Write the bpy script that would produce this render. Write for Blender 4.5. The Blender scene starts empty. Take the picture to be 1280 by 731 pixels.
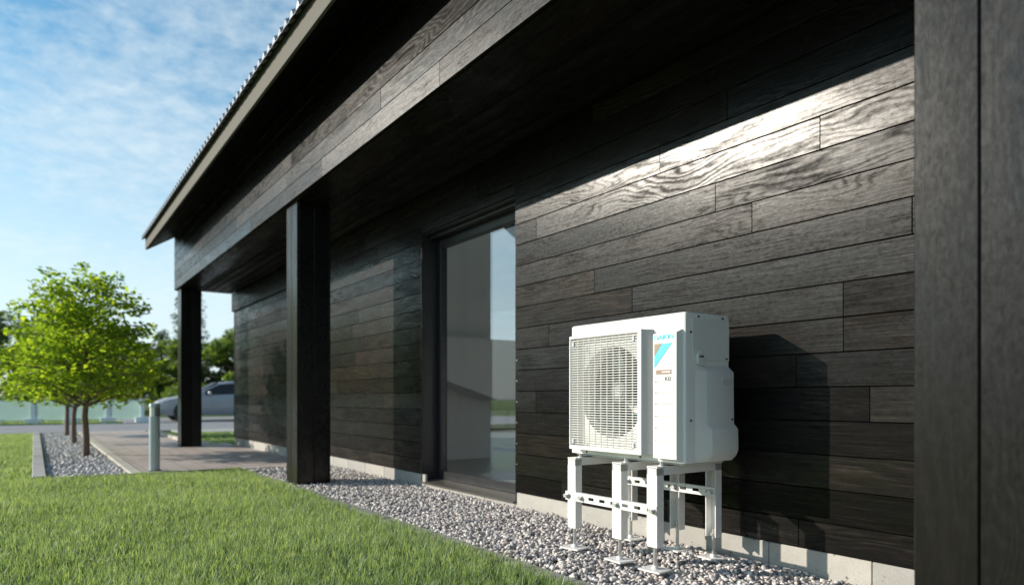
import bpy, bmesh, math, random
import numpy as np
from mathutils import Vector, Matrix
R = math.radians
random.seed(7)
rng = np.random.default_rng(11)
scene = bpy.context.scene
COL = scene.collection

# ------------------------------------------------------------------ camera, sky, sun, exposure
cam_d = bpy.data.cameras.new("camera")
cam = bpy.data.objects.new("camera", cam_d); COL.objects.link(cam)
cam.location = (0.0, 0.0, 0.823)
cam.rotation_euler = (R(90), 0, R(55.023))
cam_d.sensor_width = 36.0
cam_d.lens = 24.0
cam_d.shift_y = 0.1032
cam_d.clip_start = 0.05
cam_d.clip_end = 3000
cam_d.dof.use_dof = True
cam_d.dof.focus_distance = 3.3
cam_d.dof.aperture_fstop = 1.65
scene.camera = cam

SUN_D = Vector((0.842, 1.0, -0.502)).normalized()      # direction the light travels
SUN_EL = math.asin(-SUN_D.z)
SUN_AZ = math.atan2(-SUN_D.x, -SUN_D.y)                 # clockwise from +Y

world = bpy.data.worlds.new("World"); scene.world = world
world.use_nodes = True
wt = world.node_tree
for n in list(wt.nodes): wt.nodes.remove(n)
def wn(t, **k):
    n = wt.nodes.new(t)
    for a, b in k.items(): setattr(n, a, b)
    return n
w_out = wn('ShaderNodeOutputWorld'); w_bg = wn('ShaderNodeBackground')
sky = wn('ShaderNodeTexSky'); sky.sky_type = 'NISHITA'; sky.sun_disc = False
sky.sun_elevation = SUN_EL; sky.sun_rotation = SUN_AZ
sky.air_density = 1.0; sky.dust_density = 0.6; sky.ozone_density = 1.2
w_bg.inputs['Strength'].default_value = 0.125
# thin broken cloud sheet, laid out on a plane above the scene (direction / height)
tc = wn('ShaderNodeTexCoord'); sep = wn('ShaderNodeSeparateXYZ')
wt.links.new(tc.outputs['Generated'], sep.inputs[0])
zc = wn('ShaderNodeMath', operation='MAXIMUM'); zc.inputs[1].default_value = 0.0
wt.links.new(sep.outputs['Z'], zc.inputs[0])
za = wn('ShaderNodeMath', operation='ADD'); za.inputs[1].default_value = 0.11
wt.links.new(zc.outputs[0], za.inputs[0])
dx = wn('ShaderNodeMath', operation='DIVIDE'); dy = wn('ShaderNodeMath', operation='DIVIDE')
wt.links.new(sep.outputs['X'], dx.inputs[0]); wt.links.new(za.outputs[0], dx.inputs[1])
wt.links.new(sep.outputs['Y'], dy.inputs[0]); wt.links.new(za.outputs[0], dy.inputs[1])
cmb = wn('ShaderNodeCombineXYZ')
wt.links.new(dx.outputs[0], cmb.inputs[0]); wt.links.new(dy.outputs[0], cmb.inputs[1])
n1 = wn('ShaderNodeTexNoise'); n1.inputs['Scale'].default_value = 1.1; n1.inputs['Detail'].default_value = 3
n1.inputs['Distortion'].default_value = 0.4
n2 = wn('ShaderNodeTexNoise'); n2.inputs['Scale'].default_value = 13.0; n2.inputs['Detail'].default_value = 8
n2.inputs['Roughness'].default_value = 0.62; n2.inputs['Distortion'].default_value = 0.15
wt.links.new(cmb.outputs[0], n1.inputs['Vector']); wt.links.new(cmb.outputs[0], n2.inputs['Vector'])
s1 = wn('ShaderNodeMath', operation='MULTIPLY'); s1.inputs[1].default_value = 0.70
s2 = wn('ShaderNodeMath', operation='MULTIPLY_ADD'); s2.inputs[1].default_value = 0.56
wt.links.new(n1.outputs['Fac'], s1.inputs[0])
wt.links.new(n2.outputs['Fac'], s2.inputs[0]); wt.links.new(s1.outputs[0], s2.inputs[2])
cr = wn('ShaderNodeValToRGB')
cr.color_ramp.elements[0].position = 0.565; cr.color_ramp.elements[0].color = (0, 0, 0, 1)
cr.color_ramp.elements[1].position = 0.87; cr.color_ramp.elements[1].color = (0.64, 0.64, 0.64, 1)
wt.links.new(s2.outputs[0], cr.inputs[0])
# veil of thin cloud that thickens toward the horizon (longer path through the sheet)
veil = wn('ShaderNodeMapRange'); veil.inputs[1].default_value = 0.0; veil.inputs[2].default_value = 0.41
veil.inputs[3].default_value = 0.97; veil.inputs[4].default_value = 0.0; veil.clamp = True
wt.links.new(zc.outputs[0], veil.inputs[0])
vp = wn('ShaderNodeMath', operation='POWER'); vp.inputs[1].default_value = 0.95
wt.links.new(veil.outputs[0], vp.inputs[0])
cov = wn('ShaderNodeMath', operation='MULTIPLY_ADD')     # veil + (1-veil)*cloud  ->  screen
inv = wn('ShaderNodeMath', operation='SUBTRACT'); inv.inputs[0].default_value = 1.0
wt.links.new(vp.outputs[0], inv.inputs[1])
wt.links.new(inv.outputs[0], cov.inputs[0]); wt.links.new(cr.outputs[0], cov.inputs[1]); wt.links.new(vp.outputs[0], cov.inputs[2])
tintc = wn('ShaderNodeMixRGB', blend_type='MULTIPLY'); tintc.inputs['Fac'].default_value = 1.0; tintc.inputs['Color2'].default_value = (.56, .93, 1.0, 1)
wt.links.new(sky.outputs[0], tintc.inputs['Color1'])
mixc = wn('ShaderNodeMixRGB'); mixc.inputs['Color2'].default_value = (5.15, 5.8, 6.05, 1)
wt.links.new(cov.outputs[0], mixc.inputs['Fac']); wt.links.new(tintc.outputs[0], mixc.inputs['Color1'])
wt.links.new(mixc.outputs[0], w_bg.inputs['Color']); wt.links.new(w_bg.outputs[0], w_out.inputs[0])

sun_l = bpy.data.lights.new("sun", 'SUN'); sun_l.energy = 4.7; sun_l.angle = R(0.5); sun_l.color = (1.0, 0.91, 0.79)
sun = bpy.data.objects.new("sun", sun_l); COL.objects.link(sun)
sun.rotation_euler = SUN_D.to_track_quat('-Z', 'Y').to_euler()
sun.location = (-20, -24, 12)

scene.view_settings.view_transform = 'Standard'
scene.view_settings.look = 'None'
scene.view_settings.exposure = 0.42
scene.view_settings.gamma = 1.0
scene.view_settings.use_curve_mapping = False
scene.cycles.max_bounces = 8
scene.cycles.transparent_max_bounces = 16
scene.cycles.sample_clamp_indirect = 6.0

# ------------------------------------------------------------------ material helpers
MATS = {}
class NT:
    def __init__(s, name):
        s.m = bpy.data.materials.new(name); s.m.use_nodes = True
        s.t = s.m.node_tree
        s.b = s.t.nodes.get('Principled BSDF'); s.o = s.t.nodes.get('Material Output')
        MATS[name] = s.m
    def n(s, t, ins=None, **k):
        n = s.t.nodes.new(t)
        for a, b in k.items(): setattr(n, a, b)
        for a, b in (ins or {}).items():
            if hasattr(b, 'is_output'): s.t.links.new(b, n.inputs[a])
            else: n.inputs[a].default_value = b
        return n
    def set(s, **k):
        for a, b in k.items():
            a = a.replace('_', ' ')
            if hasattr(b, 'is_output'): s.t.links.new(b, s.b.inputs[a])
            else: s.b.inputs[a].default_value = b
    def coord(s, kind='Object'):
        return s.n('ShaderNodeTexCoord').outputs[kind]
    def mapping(s, v, scale=(1, 1, 1), loc=None):
        n = s.n('ShaderNodeMapping', {'Vector': v, 'Scale': scale})
        if loc is not None: s.t.links.new(loc, n.inputs['Location'])
        return n.outputs[0]
    def noise(s, v, scale, detail=3, rough=.55, dist=0):
        return s.n('ShaderNodeTexNoise', {'Vector': v, 'Scale': scale, 'Detail': detail, 'Roughness': rough, 'Distortion': dist}).outputs['Fac']
    def ramp(s, f, stops):
        n = s.n('ShaderNodeValToRGB', {'Fac': f}); e = n.color_ramp.elements
        while len(e) < len(stops): e.new(0.5)
        for el, (p, c) in zip(e, stops):
            el.position = p; el.color = tuple(c) + (1,) if len(c) == 3 else c
        return n.outputs['Color']
    def math(s, op, a, b=None, c=None):
        n = s.n('ShaderNodeMath', operation=op)
        for i, v in enumerate((a, b, c)):
            if v is None: continue
            if hasattr(v, 'is_output'): s.t.links.new(v, n.inputs[i])
            else: n.inputs[i].default_value = v
        return n.outputs[0]
    def mix(s, f, a, b, mode='MIX'):
        n = s.n('ShaderNodeMixRGB', blend_type=mode)
        for k, v in (('Fac', f), ('Color1', a), ('Color2', b)):
            if hasattr(v, 'is_output'): s.t.links.new(v, n.inputs[k])
            else: n.inputs[k].default_value = v if not isinstance(v, tuple) or len(v) == 4 else v + (1,)
        return n.outputs[0]
    def bump(s, h, strength=.3, dist=.01, normal=None):
        n = s.n('ShaderNodeBump', {'Height': h, 'Strength': strength, 'Distance': dist})
        if normal is not None: s.t.links.new(normal, n.inputs['Normal'])
        s.t.links.new(n.outputs[0], s.b.inputs['Normal']); return n.outputs[0]

def charred_wood(name, axis='X', tone=1.0, rough=0.33, rings=1.0, streak=1.0, cool=False):
    m = NT(name)
    rnd = m.n('ShaderNodeObjectInfo').outputs['Random']
    off = m.n('ShaderNodeCombineXYZ', {'X': m.math('MULTIPLY', rnd, 37.0), 'Y': m.math('MULTIPLY', rnd, 13.0), 'Z': m.math('MULTIPLY', rnd, 5.3)}).outputs[0]
    co = m.coord('Object')
    if axis == 'Z':   # upright boards: grain runs up
        sp = m.n('ShaderNodeSeparateXYZ', {'Vector': co})
        co = m.n('ShaderNodeCombineXYZ', {'X': sp.outputs['Z'], 'Y': sp.outputs['Y'], 'Z': sp.outputs['X']}).outputs[0]
    v = m.n('ShaderNodeVectorMath', {0: co, 1: off}, operation='ADD').outputs[0]
    # growth rings: height plus stretched noise, turned into contour lines like a flat-sawn board
    zc_ = m.n('ShaderNodeSeparateXYZ', {'Vector': v}).outputs['Z']
    field = m.noise(m.mapping(v, (0.9, 2.0, 4.2)), 1.0, 3.0, .45, .5)
    warp = m.noise(m.mapping(v, (3.0, 4.0, 16.0)), 1.0, 2, .5)
    ph = m.math('ADD', m.math('MULTIPLY', zc_, 180.0), m.math('ADD', m.math('MULTIPLY', field, 98.0), m.math('MULTIPLY', warp, 8.0)))
    ring = m.math('POWER', m.math('MULTIPLY_ADD', m.math('SINE', ph), .5, .5), 1.8)
    mask = m.n('ShaderNodeMapRange', {0: m.noise(m.mapping(v, (.8, 2.0, 2.2)), 1.3, 2, .5), 1: .36, 2: .66, 3: .15, 4: 1.0}).outputs[0]
    ring = m.math('MULTIPLY', ring, mask)
    fine = m.noise(m.mapping(v, (4.0, 40.0, 190.0)), 1.0, 4, .65, .1)
    fine = m.math('MULTIPLY_ADD', m.math('SUBTRACT', fine, .5), streak, .5)
    pores = m.noise(m.mapping(v, (34.0, 60.0, 420.0)), 1.0, 2, .5)
    tool = m.noise(m.mapping(v, (38.0, 50.0, 75.0)), 1.0, 3, .6, .6)
    blot = m.noise(m.mapping(v, (1.7, 3.0, 7.0)), 1.7, 5, .62, .5)
    pat = m.math('ADD', m.math('MULTIPLY', ring, .24 * rings), m.math('MULTIPLY', fine, 1.0))
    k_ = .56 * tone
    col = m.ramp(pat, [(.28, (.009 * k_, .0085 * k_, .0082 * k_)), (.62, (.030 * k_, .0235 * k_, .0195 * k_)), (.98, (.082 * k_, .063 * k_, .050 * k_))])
    shade = m.ramp(rnd, [(0, (.50, .52, .55)), (.35, (.85, .86, .88)), (.7, (1.1, 1.07, 1.02)), (1, (1.9, 1.72, 1.55))])
    col = m.mix(1.0, col, shade, 'MULTIPLY')
    col = m.mix(1.0, col, (.93, 1.0, 1.08, 1), 'MULTIPLY')
    if cool: col = m.mix(1.0, col, (.90, 1.0, 1.12, 1), 'MULTIPLY')
    dark = m.ramp(blot, [(.42, (0, 0, 0)), (.66, (1, 1, 1))])
    col = m.mix(m.math('MULTIPLY', dark, .6), col, (.0075, .0073, .0072), 'MIX')
    rv = m.math('MULTIPLY_ADD', m.math('FRACT', m.math('MULTIPLY', rnd, 7.31)), .12, -.06)
    ro = m.math('ADD', m.math('ADD', m.math('MULTIPLY', ring, .10), rv), m.math('MULTIPLY_ADD', blot, .30, rough - .20))
    m.set(Base_Color=col, Roughness=ro)
    gl = m.math('ADD', m.math('MULTIPLY', tool, .55), m.math('ADD', m.math('MULTIPLY', fine, .65), m.math('MULTIPLY', ring, -.24 * rings)))
    gl = m.math('ADD', gl, m.math('MULTIPLY', blot, -.62))
    sp_ = m.n('ShaderNodeMapRange', {0: gl, 1: .02, 2: .50, 3: .05, 4: .35}).outputs[0]
    pv = m.math('MULTIPLY_ADD', m.math('FRACT', m.math('MULTIPLY', rnd, 17.7)), .85, .50)
    m.set(Specular_IOR_Level=m.math('MULTIPLY', sp_, pv))
    if axis == 'X':      # planed along the board: the sheen spreads along its length
        m.b.inputs['Anisotropic'].default_value = .62
        m.t.links.new(m.n('ShaderNodeTangent', direction_type='RADIAL', axis='Z').outputs[0], m.b.inputs['Tangent'])
    h = m.math('ADD', m.math('MULTIPLY', m.math('MULTIPLY', ring, warp), .38 * rings), m.math('ADD', m.math('MULTIPLY', fine, .40), m.math('ADD', m.math('MULTIPLY', pores, .22), m.math('MULTIPLY', tool, .50))))
    m.bump(h, .24, .0010)
    return m.m
charred_wood('wood_wall'); charred_wood('wood_beam', tone=.85, rough=.29, rings=.7)
charred_wood('wood_post', axis='Z', tone=.75, rough=.33, rings=.25, streak=.22, cool=True)
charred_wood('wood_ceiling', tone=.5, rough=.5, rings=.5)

def simple(name, col, rough=.5, metal=0.0, var=.12, scale=8, bump=0.0, bscale=120, spec=.5):
    m = NT(name)
    f = m.noise(m.coord(), scale, 5, .6)
    c = m.ramp(f, [(.3, tuple(x * (1 - var) for x in col)), (.7, tuple(min(1, x * (1 + var)) for x in col))])
    m.set(Base_Color=c, Roughness=m.math('MULTIPLY_ADD', f, .16, rough - .08), Metallic=metal)
    m.b.inputs['Specular IOR Level'].default_value = spec
    if bump: m.bump(m.noise(m.coord(), bscale, 3), bump, .004)
    return m.m
simple('wood_core', (.008, .008, .008), .8)
simple('white_paint', (.80, .795, .77), .33, var=.015, scale=5)
simple('white_plastic', (.78, .775, .75), .38, var=.015, scale=5)
simple('slat_cream', (.70, .69, .66), .42, var=.02)
simple('panel_white', (.82, .815, .79), .35, var=.01)
simple('grey_paint', (.56, .57, .57), .42, var=.03)
simple('return_shade_grey', (.36, .38, .40), .5, var=.03)  # grille's side return: its shade is put into the colour
simple('galvanised', (.56, .56, .55), .38, metal=.85, var=.12, scale=30)
simple('stand_white', (.74, .735, .715), .36, var=.03, scale=14)
simple('screw_dark', (.05, .05, .055), .4, metal=.6)
simple('coil', (.02, .155, .165), .45, metal=.4, var=.3, scale=40)
simple('inner_dark', (.014, .016, .017), .6)
simple('fan_blade', (.065, .105, .11), .4)
simple('brand_cyan', (.05, .66, .80), .4, var=.01)
simple('brand_brown', (.27, .185, .125), .45, var=.02)
simple('lettering_grey', (.16, .14, .13), .5)
simple('fascia_paint', (.15, .143, .125), .75, var=.05, scale=6, bump=.05, bscale=60, spec=.08)
simple('roof_metal', (.30, .30, .32), .32, metal=.4, var=.15, scale=3)
simple('door_frame', (.016, .017, .020), .35, var=.1)
simple('sill_metal', (.12, .112, .10), .42, metal=.5)
simple('interior_white', (.80, .79, .77), .75, var=.02)
simple('interior_floor', (.42, .40, .37), .35, var=.1)
simple('bollard_paint', (.42, .47, .48), .38, metal=.3, var=.03)
simple('bollard_cap', (.20, .21, .22), .4, metal=.4)
simple('lamp_lens', (.78, .76, .66), .2)
simple('bark', (.15, .105, .075), .85, var=.35, scale=30, bump=.4, bscale=60)
simple('car_paint', (.34, .35, .37), .25, metal=.15, var=.02)
simple('car_dark', (.012, .012, .014), .5)
simple('tyre', (.02, .02, .02), .8)
simple('rim', (.5, .5, .52), .3, metal=.8)
simple('headlight', (.7, .72, .75), .1)
simple('fence_white', (.78, .79, .78), .5)
simple('steel_edge', (.10, .145, .15), .5, metal=.3)
simple('rubber', (.02, .02, .02), .8)

def concrete(name, col, var=.22):
    m = NT(name); v = m.coord()
    rnd = m.n('ShaderNodeObjectInfo').outputs['Random']
    a = m.noise(v, 5, 6, .65); b = m.noise(v, 90, 3, .6)
    c = m.ramp(m.math('MULTIPLY_ADD', b, .35, m.math('MULTIPLY', a, .65)), [(.3, tuple(x * (1 - var) for x in col)), (.7, tuple(x * (1 + var) for x in col))])
    c = m.mix(1.0, c, m.ramp(rnd, [(0, (.86, .87, .88)), (1, (1.08, 1.06, 1.04))]), 'MULTIPLY')
    pit = m.ramp(m.noise(v, 38, 2, .5), [(.27, (.45, .45, .45)), (.33, (1, 1, 1))])
    c = m.mix(1.0, c, pit, 'MULTIPLY')
    m.set(Base_Color=c, Roughness=.85)
    m.bump(m.math('ADD', m.math('MULTIPLY', b, .5), m.math('MULTIPLY', pit, .4)), .35, .004)
    return m.m
concrete('plinth_concrete', (.40, .385, .355))
concrete('edging_concrete', (.24, .24, .235))
concrete('kerb_concrete', (.33, .33, .325))
concrete('kerb_light', (.47, .44, .38))

def paving(name):
    m = NT(name); v = m.coord('Object')
    br = m.n('ShaderNodeTexBrick', {'Vector': v, 'Scale': 1.0, 'Color1': (.46, .385, .35, 1), 'Color2': (.37, .31, .28, 1), 'Mortar': (.19, .17, .16, 1), 'Mortar Size': .008, 'Brick Width': .42, 'Row Height': .21})
    st = m.noise(m.mapping(v, (1, 1, 1)), 1.3, 5, .6)
    c = m.mix(.5, br.outputs['Color'], m.ramp(st, [(.3, (.28, .24, .22)), (.7, (.50, .43, .40))]))
    m.set(Base_Color=c, Roughness=.7)
    m.bump(m.math('ADD', m.math('MULTIPLY', br.outputs['Fac'], -1.0), m.math('MULTIPLY', m.noise(v, 140, 2), .3)), .5, .006)
paving('terrace_paving')
m = NT('asphalt'); v = m.coord(); f = m.noise(v, 1.2, 4); g = m.noise(v, 180, 2)
m.set(Base_Color=m.ramp(m.math('MULTIPLY_ADD', g, .4, m.math('MULTIPLY', f, .6)), [(.3, (.18, .182, .19)), (.7, (.28, .28, .29))]), Roughness=.85); m.bump(g, .4, .004)
m = NT('soil_grass'); v = m.coord(); f = m.noise(v, 2.5, 6, .65); g = m.noise(v, 60, 4, .7)
m.set(Base_Color=m.ramp(m.math('MULTIPLY_ADD', g, .5, m.math('MULTIPLY', f, .5)), [(.25, (.05, .075, .02)), (.5, (.09, .13, .035)), (.75, (.13, .175, .055))]), Roughness=.95)
m.b.inputs['Specular IOR Level'].default_value = .1; m.bump(g, .8, .03)
m = NT('grit'); v = m.coord(); g = m.noise(v, 110, 3)
m.set(Base_Color=m.ramp(g, [(.3, (.05, .047, .045)), (.7, (.20, .185, .175))]), Roughness=.95); m.bump(g, .8, .01)

def stones(name, stops):
    m = NT(name)
    a = m.n('ShaderNodeAttribute', attribute_name='tint').outputs['Fac']
    v = m.coord(); g = m.noise(v, 90, 4, .6)
    c = m.ramp(a, stops)
    c = m.mix(1.0, c, m.ramp(g, [(.3, (.72, .72, .73)), (.7, (1.15, 1.13, 1.12))]), 'MULTIPLY')
    m.set(Base_Color=c, Roughness=.7); m.bump(g, .35, .004)
stones('pebbles', [(0, (.17, .17, .185)), (.15, (.29, .285, .30)), (.35, (.42, .39, .385)), (.55, (.60, .57, .55)), (.70, (.52, .45, .40)), (.85, (.72, .68, .64)), (1, (.80, .77, .74))])
stones('bed_stones', [(0, (.30, .295, .31)), (.5, (.52, .51, .52)), (1, (.70, .68, .68))])

def leafy(name, stops, trans=.45, rough=.5):
    m = NT(name)
    a = m.n('ShaderNodeAttribute', attribute_name='tint').outputs['Fac']
    c = m.ramp(a, stops)
    m.set(Base_Color=c, Roughness=rough); m.b.inputs['Specular IOR Level'].default_value = .35
    tr = m.n('ShaderNodeBsdfTranslucent', {'Color': m.mix(1.0, c, (1.6, 1.55, .6, 1), 'MULTIPLY')})
    mx = m.n('ShaderNodeMixShader', {0: trans, 1: m.b.outputs[0], 2: tr.outputs[0]})
    m.t.links.new(mx.outputs[0], m.o.inputs['Surface'])
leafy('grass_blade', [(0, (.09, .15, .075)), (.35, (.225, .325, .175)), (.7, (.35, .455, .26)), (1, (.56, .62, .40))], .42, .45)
leafy('young_leaf', [(0, (.09, .165, .025)), (.5, (.21, .32, .04)), (1, (.38, .47, .06))], .66, .45)
leafy('dark_leaf', [(0, (.06, .11, .035)), (.5, (.13, .20, .06)), (1, (.20, .28, .08))], .5, .6)
leafy('bluish_leaf', [(0, (.03, .055, .035)), (.5, (.05, .085, .055)), (1, (.08, .12, .08))], .3, .6)

def glass(name, tint=(.8, .83, .85), rough=.0):
    m = NT(name)
    fc = m.n('ShaderNodeLayerWeight', {'Blend': .5}).outputs['Facing']
    fr = m.math('MULTIPLY_ADD', m.math('POWER', fc, 5.0), .95, .042)
    tr = m.n('ShaderNodeBsdfTransparent', {'Color': tint + (1,)})
    gl = m.n('ShaderNodeBsdfGlossy', {'Roughness': rough, 'Color': (1, 1, 1, 1)})
    mx = m.n('ShaderNodeMixShader', {0: fr, 1: tr.outputs[0], 2: gl.outputs[0]})
    m.t.links.new(mx.outputs[0], m.o.inputs['Surface'])
glass('door_glass', (.90, .91, .92)); glass('tinted_glass', (.76, .78, .79)); glass('car_glass', (.12, .14, .15))
m = NT('frosted_glass')
tr = m.n('ShaderNodeBsdfTranslucent', {'Color': (.70, .84, .80, 1)}); df = m.n('ShaderNodeBsdfTransparent', {'Color': (.80, .92, .88, 1)})
m.set(Base_Color=(.74, .82, .79, 1), Roughness=.3)
mx = m.n('ShaderNodeMixShader', {0: .35, 1: m.b.outputs[0], 2: tr.outputs[0]}); mx2 = m.n('ShaderNodeMixShader', {0: .55, 1: mx.outputs[0], 2: df.outputs[0]})
m.t.links.new(mx2.outputs[0], m.o.inputs['Surface'])

# ------------------------------------------------------------------ mesh helpers
def finish(bm, smooth=None):
    me = bpy.data.meshes.new('mesh'); bmesh.ops.recalc_face_normals(bm, faces=bm.faces[:])
    bm.to_mesh(me); bm.free()
    if smooth is not None:
        me.polygons.foreach_set('use_smooth', [True] * len(me.polygons))
        try: me.set_sharp_from_angle(angle=R(smooth))
        except Exception: pass
    return me
def add_box(bm, a, b):
    (x0, y0, z0), (x1, y1, z1) = a, b
    vs = [bm.verts.new(p) for p in ((x0,y0,z0),(x1,y0,z0),(x1,y1,z0),(x0,y1,z0),(x0,y0,z1),(x1,y0,z1),(x1,y1,z1),(x0,y1,z1))]
    for f in ((3,2,1,0),(4,5,6,7),(0,1,5,4),(1,2,6,5),(2,3,7,6),(3,0,4,7)): bm.faces.new([vs[i] for i in f])
    return vs
def boxes(*bs, bevel=0, seg=1):
    bm = bmesh.new()
    for a, b in bs: add_box(bm, a, b)
    if bevel: bmesh.ops.bevel(bm, geom=bm.edges[:], offset=bevel, segments=seg, affect='EDGES', profile=.5)
    return finish(bm, 35 if bevel else None)
def cyl(bm, p0, p1, r0, r1=None, n=12, cap=True):
    r1 = r0 if r1 is None else r1
    p0, p1 = Vector(p0), Vector(p1); d = (p1 - p0).normalized()
    a = d.orthogonal().normalized(); b = d.cross(a)
    c0 = [bm.verts.new(p0 + (a * math.cos(t) + b * math.sin(t)) * r0) for t in [2 * math.pi * i / n for i in range(n)]]
    c1 = [bm.verts.new(p1 + (a * math.cos(t) + b * math.sin(t)) * r1) for t in [2 * math.pi * i / n for i in range(n)]]
    for i in range(n): bm.faces.new((c0[i], c0[(i+1) % n], c1[(i+1) % n], c1[i]))
    if cap: bm.faces.new(c0[::-1]); bm.faces.new(c1)
def tube(bm, pts, rad, n=8):
    prev = None
    ref = Vector((.31, .17, .93))
    for i, (p, r) in enumerate(zip(pts, rad)):
        d = (Vector(pts[min(i+1, len(pts)-1)]) - Vector(pts[max(i-1, 0)])).normalized()
        a = (ref - d * ref.dot(d))
        a = a.normalized() if a.length > 1e-3 else d.orthogonal().normalized()
        b = d.cross(a)
        c = [bm.verts.new(Vector(p) + (a * math.cos(t) + b * math.sin(t)) * r) for t in [2 * math.pi * k / n for k in range(n)]]
        if prev:
            for k in range(n): bm.faces.new((prev[k], prev[(k+1) % n], c[(k+1) % n], c[k]))
        prev = c
    bm.faces.new(prev)
def prism(poly, axis, a, b, bevel=0):
    """extrude a 2-D polygon along an axis: poly is in the two other axes, in x,y,z order"""
    bm = bmesh.new()
    def pt(p, t):
        l = list(p); l.insert('xyz'.index(axis), t); return l
    v0 = [bm.verts.new(pt(p, a)) for p in poly]; v1 = [bm.verts.new(pt(p, b)) for p in poly]
    n = len(poly)
    for i in range(n): bm.faces.new((v0[i], v0[(i+1) % n], v1[(i+1) % n], v1[i]))
    bm.faces.new(v0[::-1]); bm.faces.new(v1)
    if bevel: bmesh.ops.bevel(bm, geom=bm.edges[:], offset=bevel, segments=1, affect='EDGES')
    return finish(bm, 35 if bevel else None)
WLOC = {}
def obj(name, me, mat, parent=None, loc=(0, 0, 0), **props):
    """mesh given in coordinates around loc (world); parents are unrotated"""
    o = bpy.data.objects.new(name, me); COL.objects.link(o)
    if mat and not me.materials: me.materials.append(MATS[mat])
    L = Vector(loc); WLOC[o] = L
    if parent is not None:
        o.parent = parent; o.location = L - WLOC[parent]
    else: o.location = L
    for k, v in props.items(): o[k] = v
    return o
def thing(name, loc, label, category, group=None):
    o = bpy.data.objects.new(name, None); COL.objects.link(o); o.location = loc; WLOC[o] = Vector(loc)
    o.empty_display_size = .2
    o['label'] = label; o['category'] = category
    if group: o['group'] = group
    return o
def copy_tree(o, parent=None):
    c = o.copy(); COL.objects.link(c); c.parent = parent
    for ch in o.children: copy_tree(ch, c)
    return c
def board(parent, name, mat, a, b, bevel=.0016):
    """one plank as its own object, centred on its own origin"""
    a, b = Vector(a), Vector(b); c = (a + b) / 2; h = (b - a) / 2
    return obj(name, boxes((-h, h), bevel=bevel), mat, parent, c)
def rawmesh(name, verts, faces_flat, nside, mat, tint=None, smooth=False):
    me = bpy.data.meshes.new(name)
    nv = len(verts); nf = len(faces_flat) // nside
    me.vertices.add(nv); me.vertices.foreach_set('co', verts.astype(np.float32).ravel())
    me.loops.add(nf * nside); me.loops.foreach_set('vertex_index', faces_flat.astype(np.int32).ravel())
    me.polygons.add(nf); me.polygons.foreach_set('loop_start', np.arange(0, nf * nside, nside, dtype=np.int32))
    me.polygons.foreach_set('loop_total', np.full(nf, nside, dtype=np.int32))
    if smooth: me.polygons.foreach_set('use_smooth', np.ones(nf, dtype=bool))
    if tint is not None:
        at = me.attributes.new('tint', 'FLOAT', 'POINT'); at.data.foreach_set('value', tint.astype(np.float32))
    me.update(calc_edges=True)
    me.materials.append(MATS[mat])
    return me

# ------------------------------------------------------------------ the setting: ground, road, terrace, bed, gravel
S = dict(kind='structure')
obj('ground', boxes(((-600, -600, -1.0), (600, 600, -.04))), 'soil_grass', **S)
obj('road', boxes(((-26.3, -60, -.2), (-19.9, 60, -.012))), 'asphalt', **S)
obj('parking_area', boxes(((-33.0, 2.6, -.2), (-26.3, 18, -.008))), 'asphalt', **S)
obj('terrace', boxes(((-19.9, .98, -.2), (-8.37, 2.30, .0)), ((-14.3, 2.30, -.2), (-8.37, 2.92, .0))), 'terrace_paving', **S)
obj('gravel_base', boxes(((-8.30, 2.03, -.2), (1.6, 3.0, -.018))), 'grit', **S)
obj('planting_bed', boxes(((-19.6, .10, -.2), (-8.40, .86, -.035))), 'grit', **S)
obj('end_path', boxes(((-19.9, 2.95, -.2), (-18.1, 20, -.006))), 'kerb_concrete', **S)
# steel strip along the front of bed and terrace
obj('steel_edging', boxes(((-8.366, -.02, -.15), (-8.345, 1.98, .016))), 'steel_edge', **S)
# kerbs, each stone a piece
def kerb(name, mat, x0, x1, y0, y1, z, step, along='x'):
    base = obj(name, boxes(((x0 + .004, y0 + .004, -.2), (x1 - .004, y1 - .004, z - .012))), mat, **S)
    n = max(1, round(((x1 - x0) if along == 'x' else (y1 - y0)) / step))
    for i in range(n):
        if along == 'x':
            a = x0 + (x1 - x0) * i / n; b = x0 + (x1 - x0) * (i + 1) / n
            board(base, 'kerb_stone', mat, (a + .003, y0, -.14), (b - .003, y1, z + random.uniform(-.003, .003)), .006)
        else:
            a = y0 + (y1 - y0) * i / n; b = y0 + (y1 - y0) * (i + 1) / n
            board(base, 'kerb_stone', mat, (x0, a + .003, -.14), (x1, b - .003, z + random.uniform(-.003, .003)), .006)
    return base
kerb('lawn_edging', 'edging_concrete', -8.30, 1.6, 1.935, 2.025, .004, .5)
kerb('bed_kerb', 'kerb_concrete', -19.6, -8.37, -.02, .10, .035, 1.0)
kerb('bed_inner_kerb', 'kerb_light', -19.6, -8.37, .86, .975, .012, 1.0)
kerb('terrace_end_kerb', 'kerb_light', -8.37, -8.25, 1.99, 2.90, .012, .45, 'y')
kerb('house_end_kerb', 'kerb_light', -19.0, -13.05, 2.31, 2.42, .05, 1.0)

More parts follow.
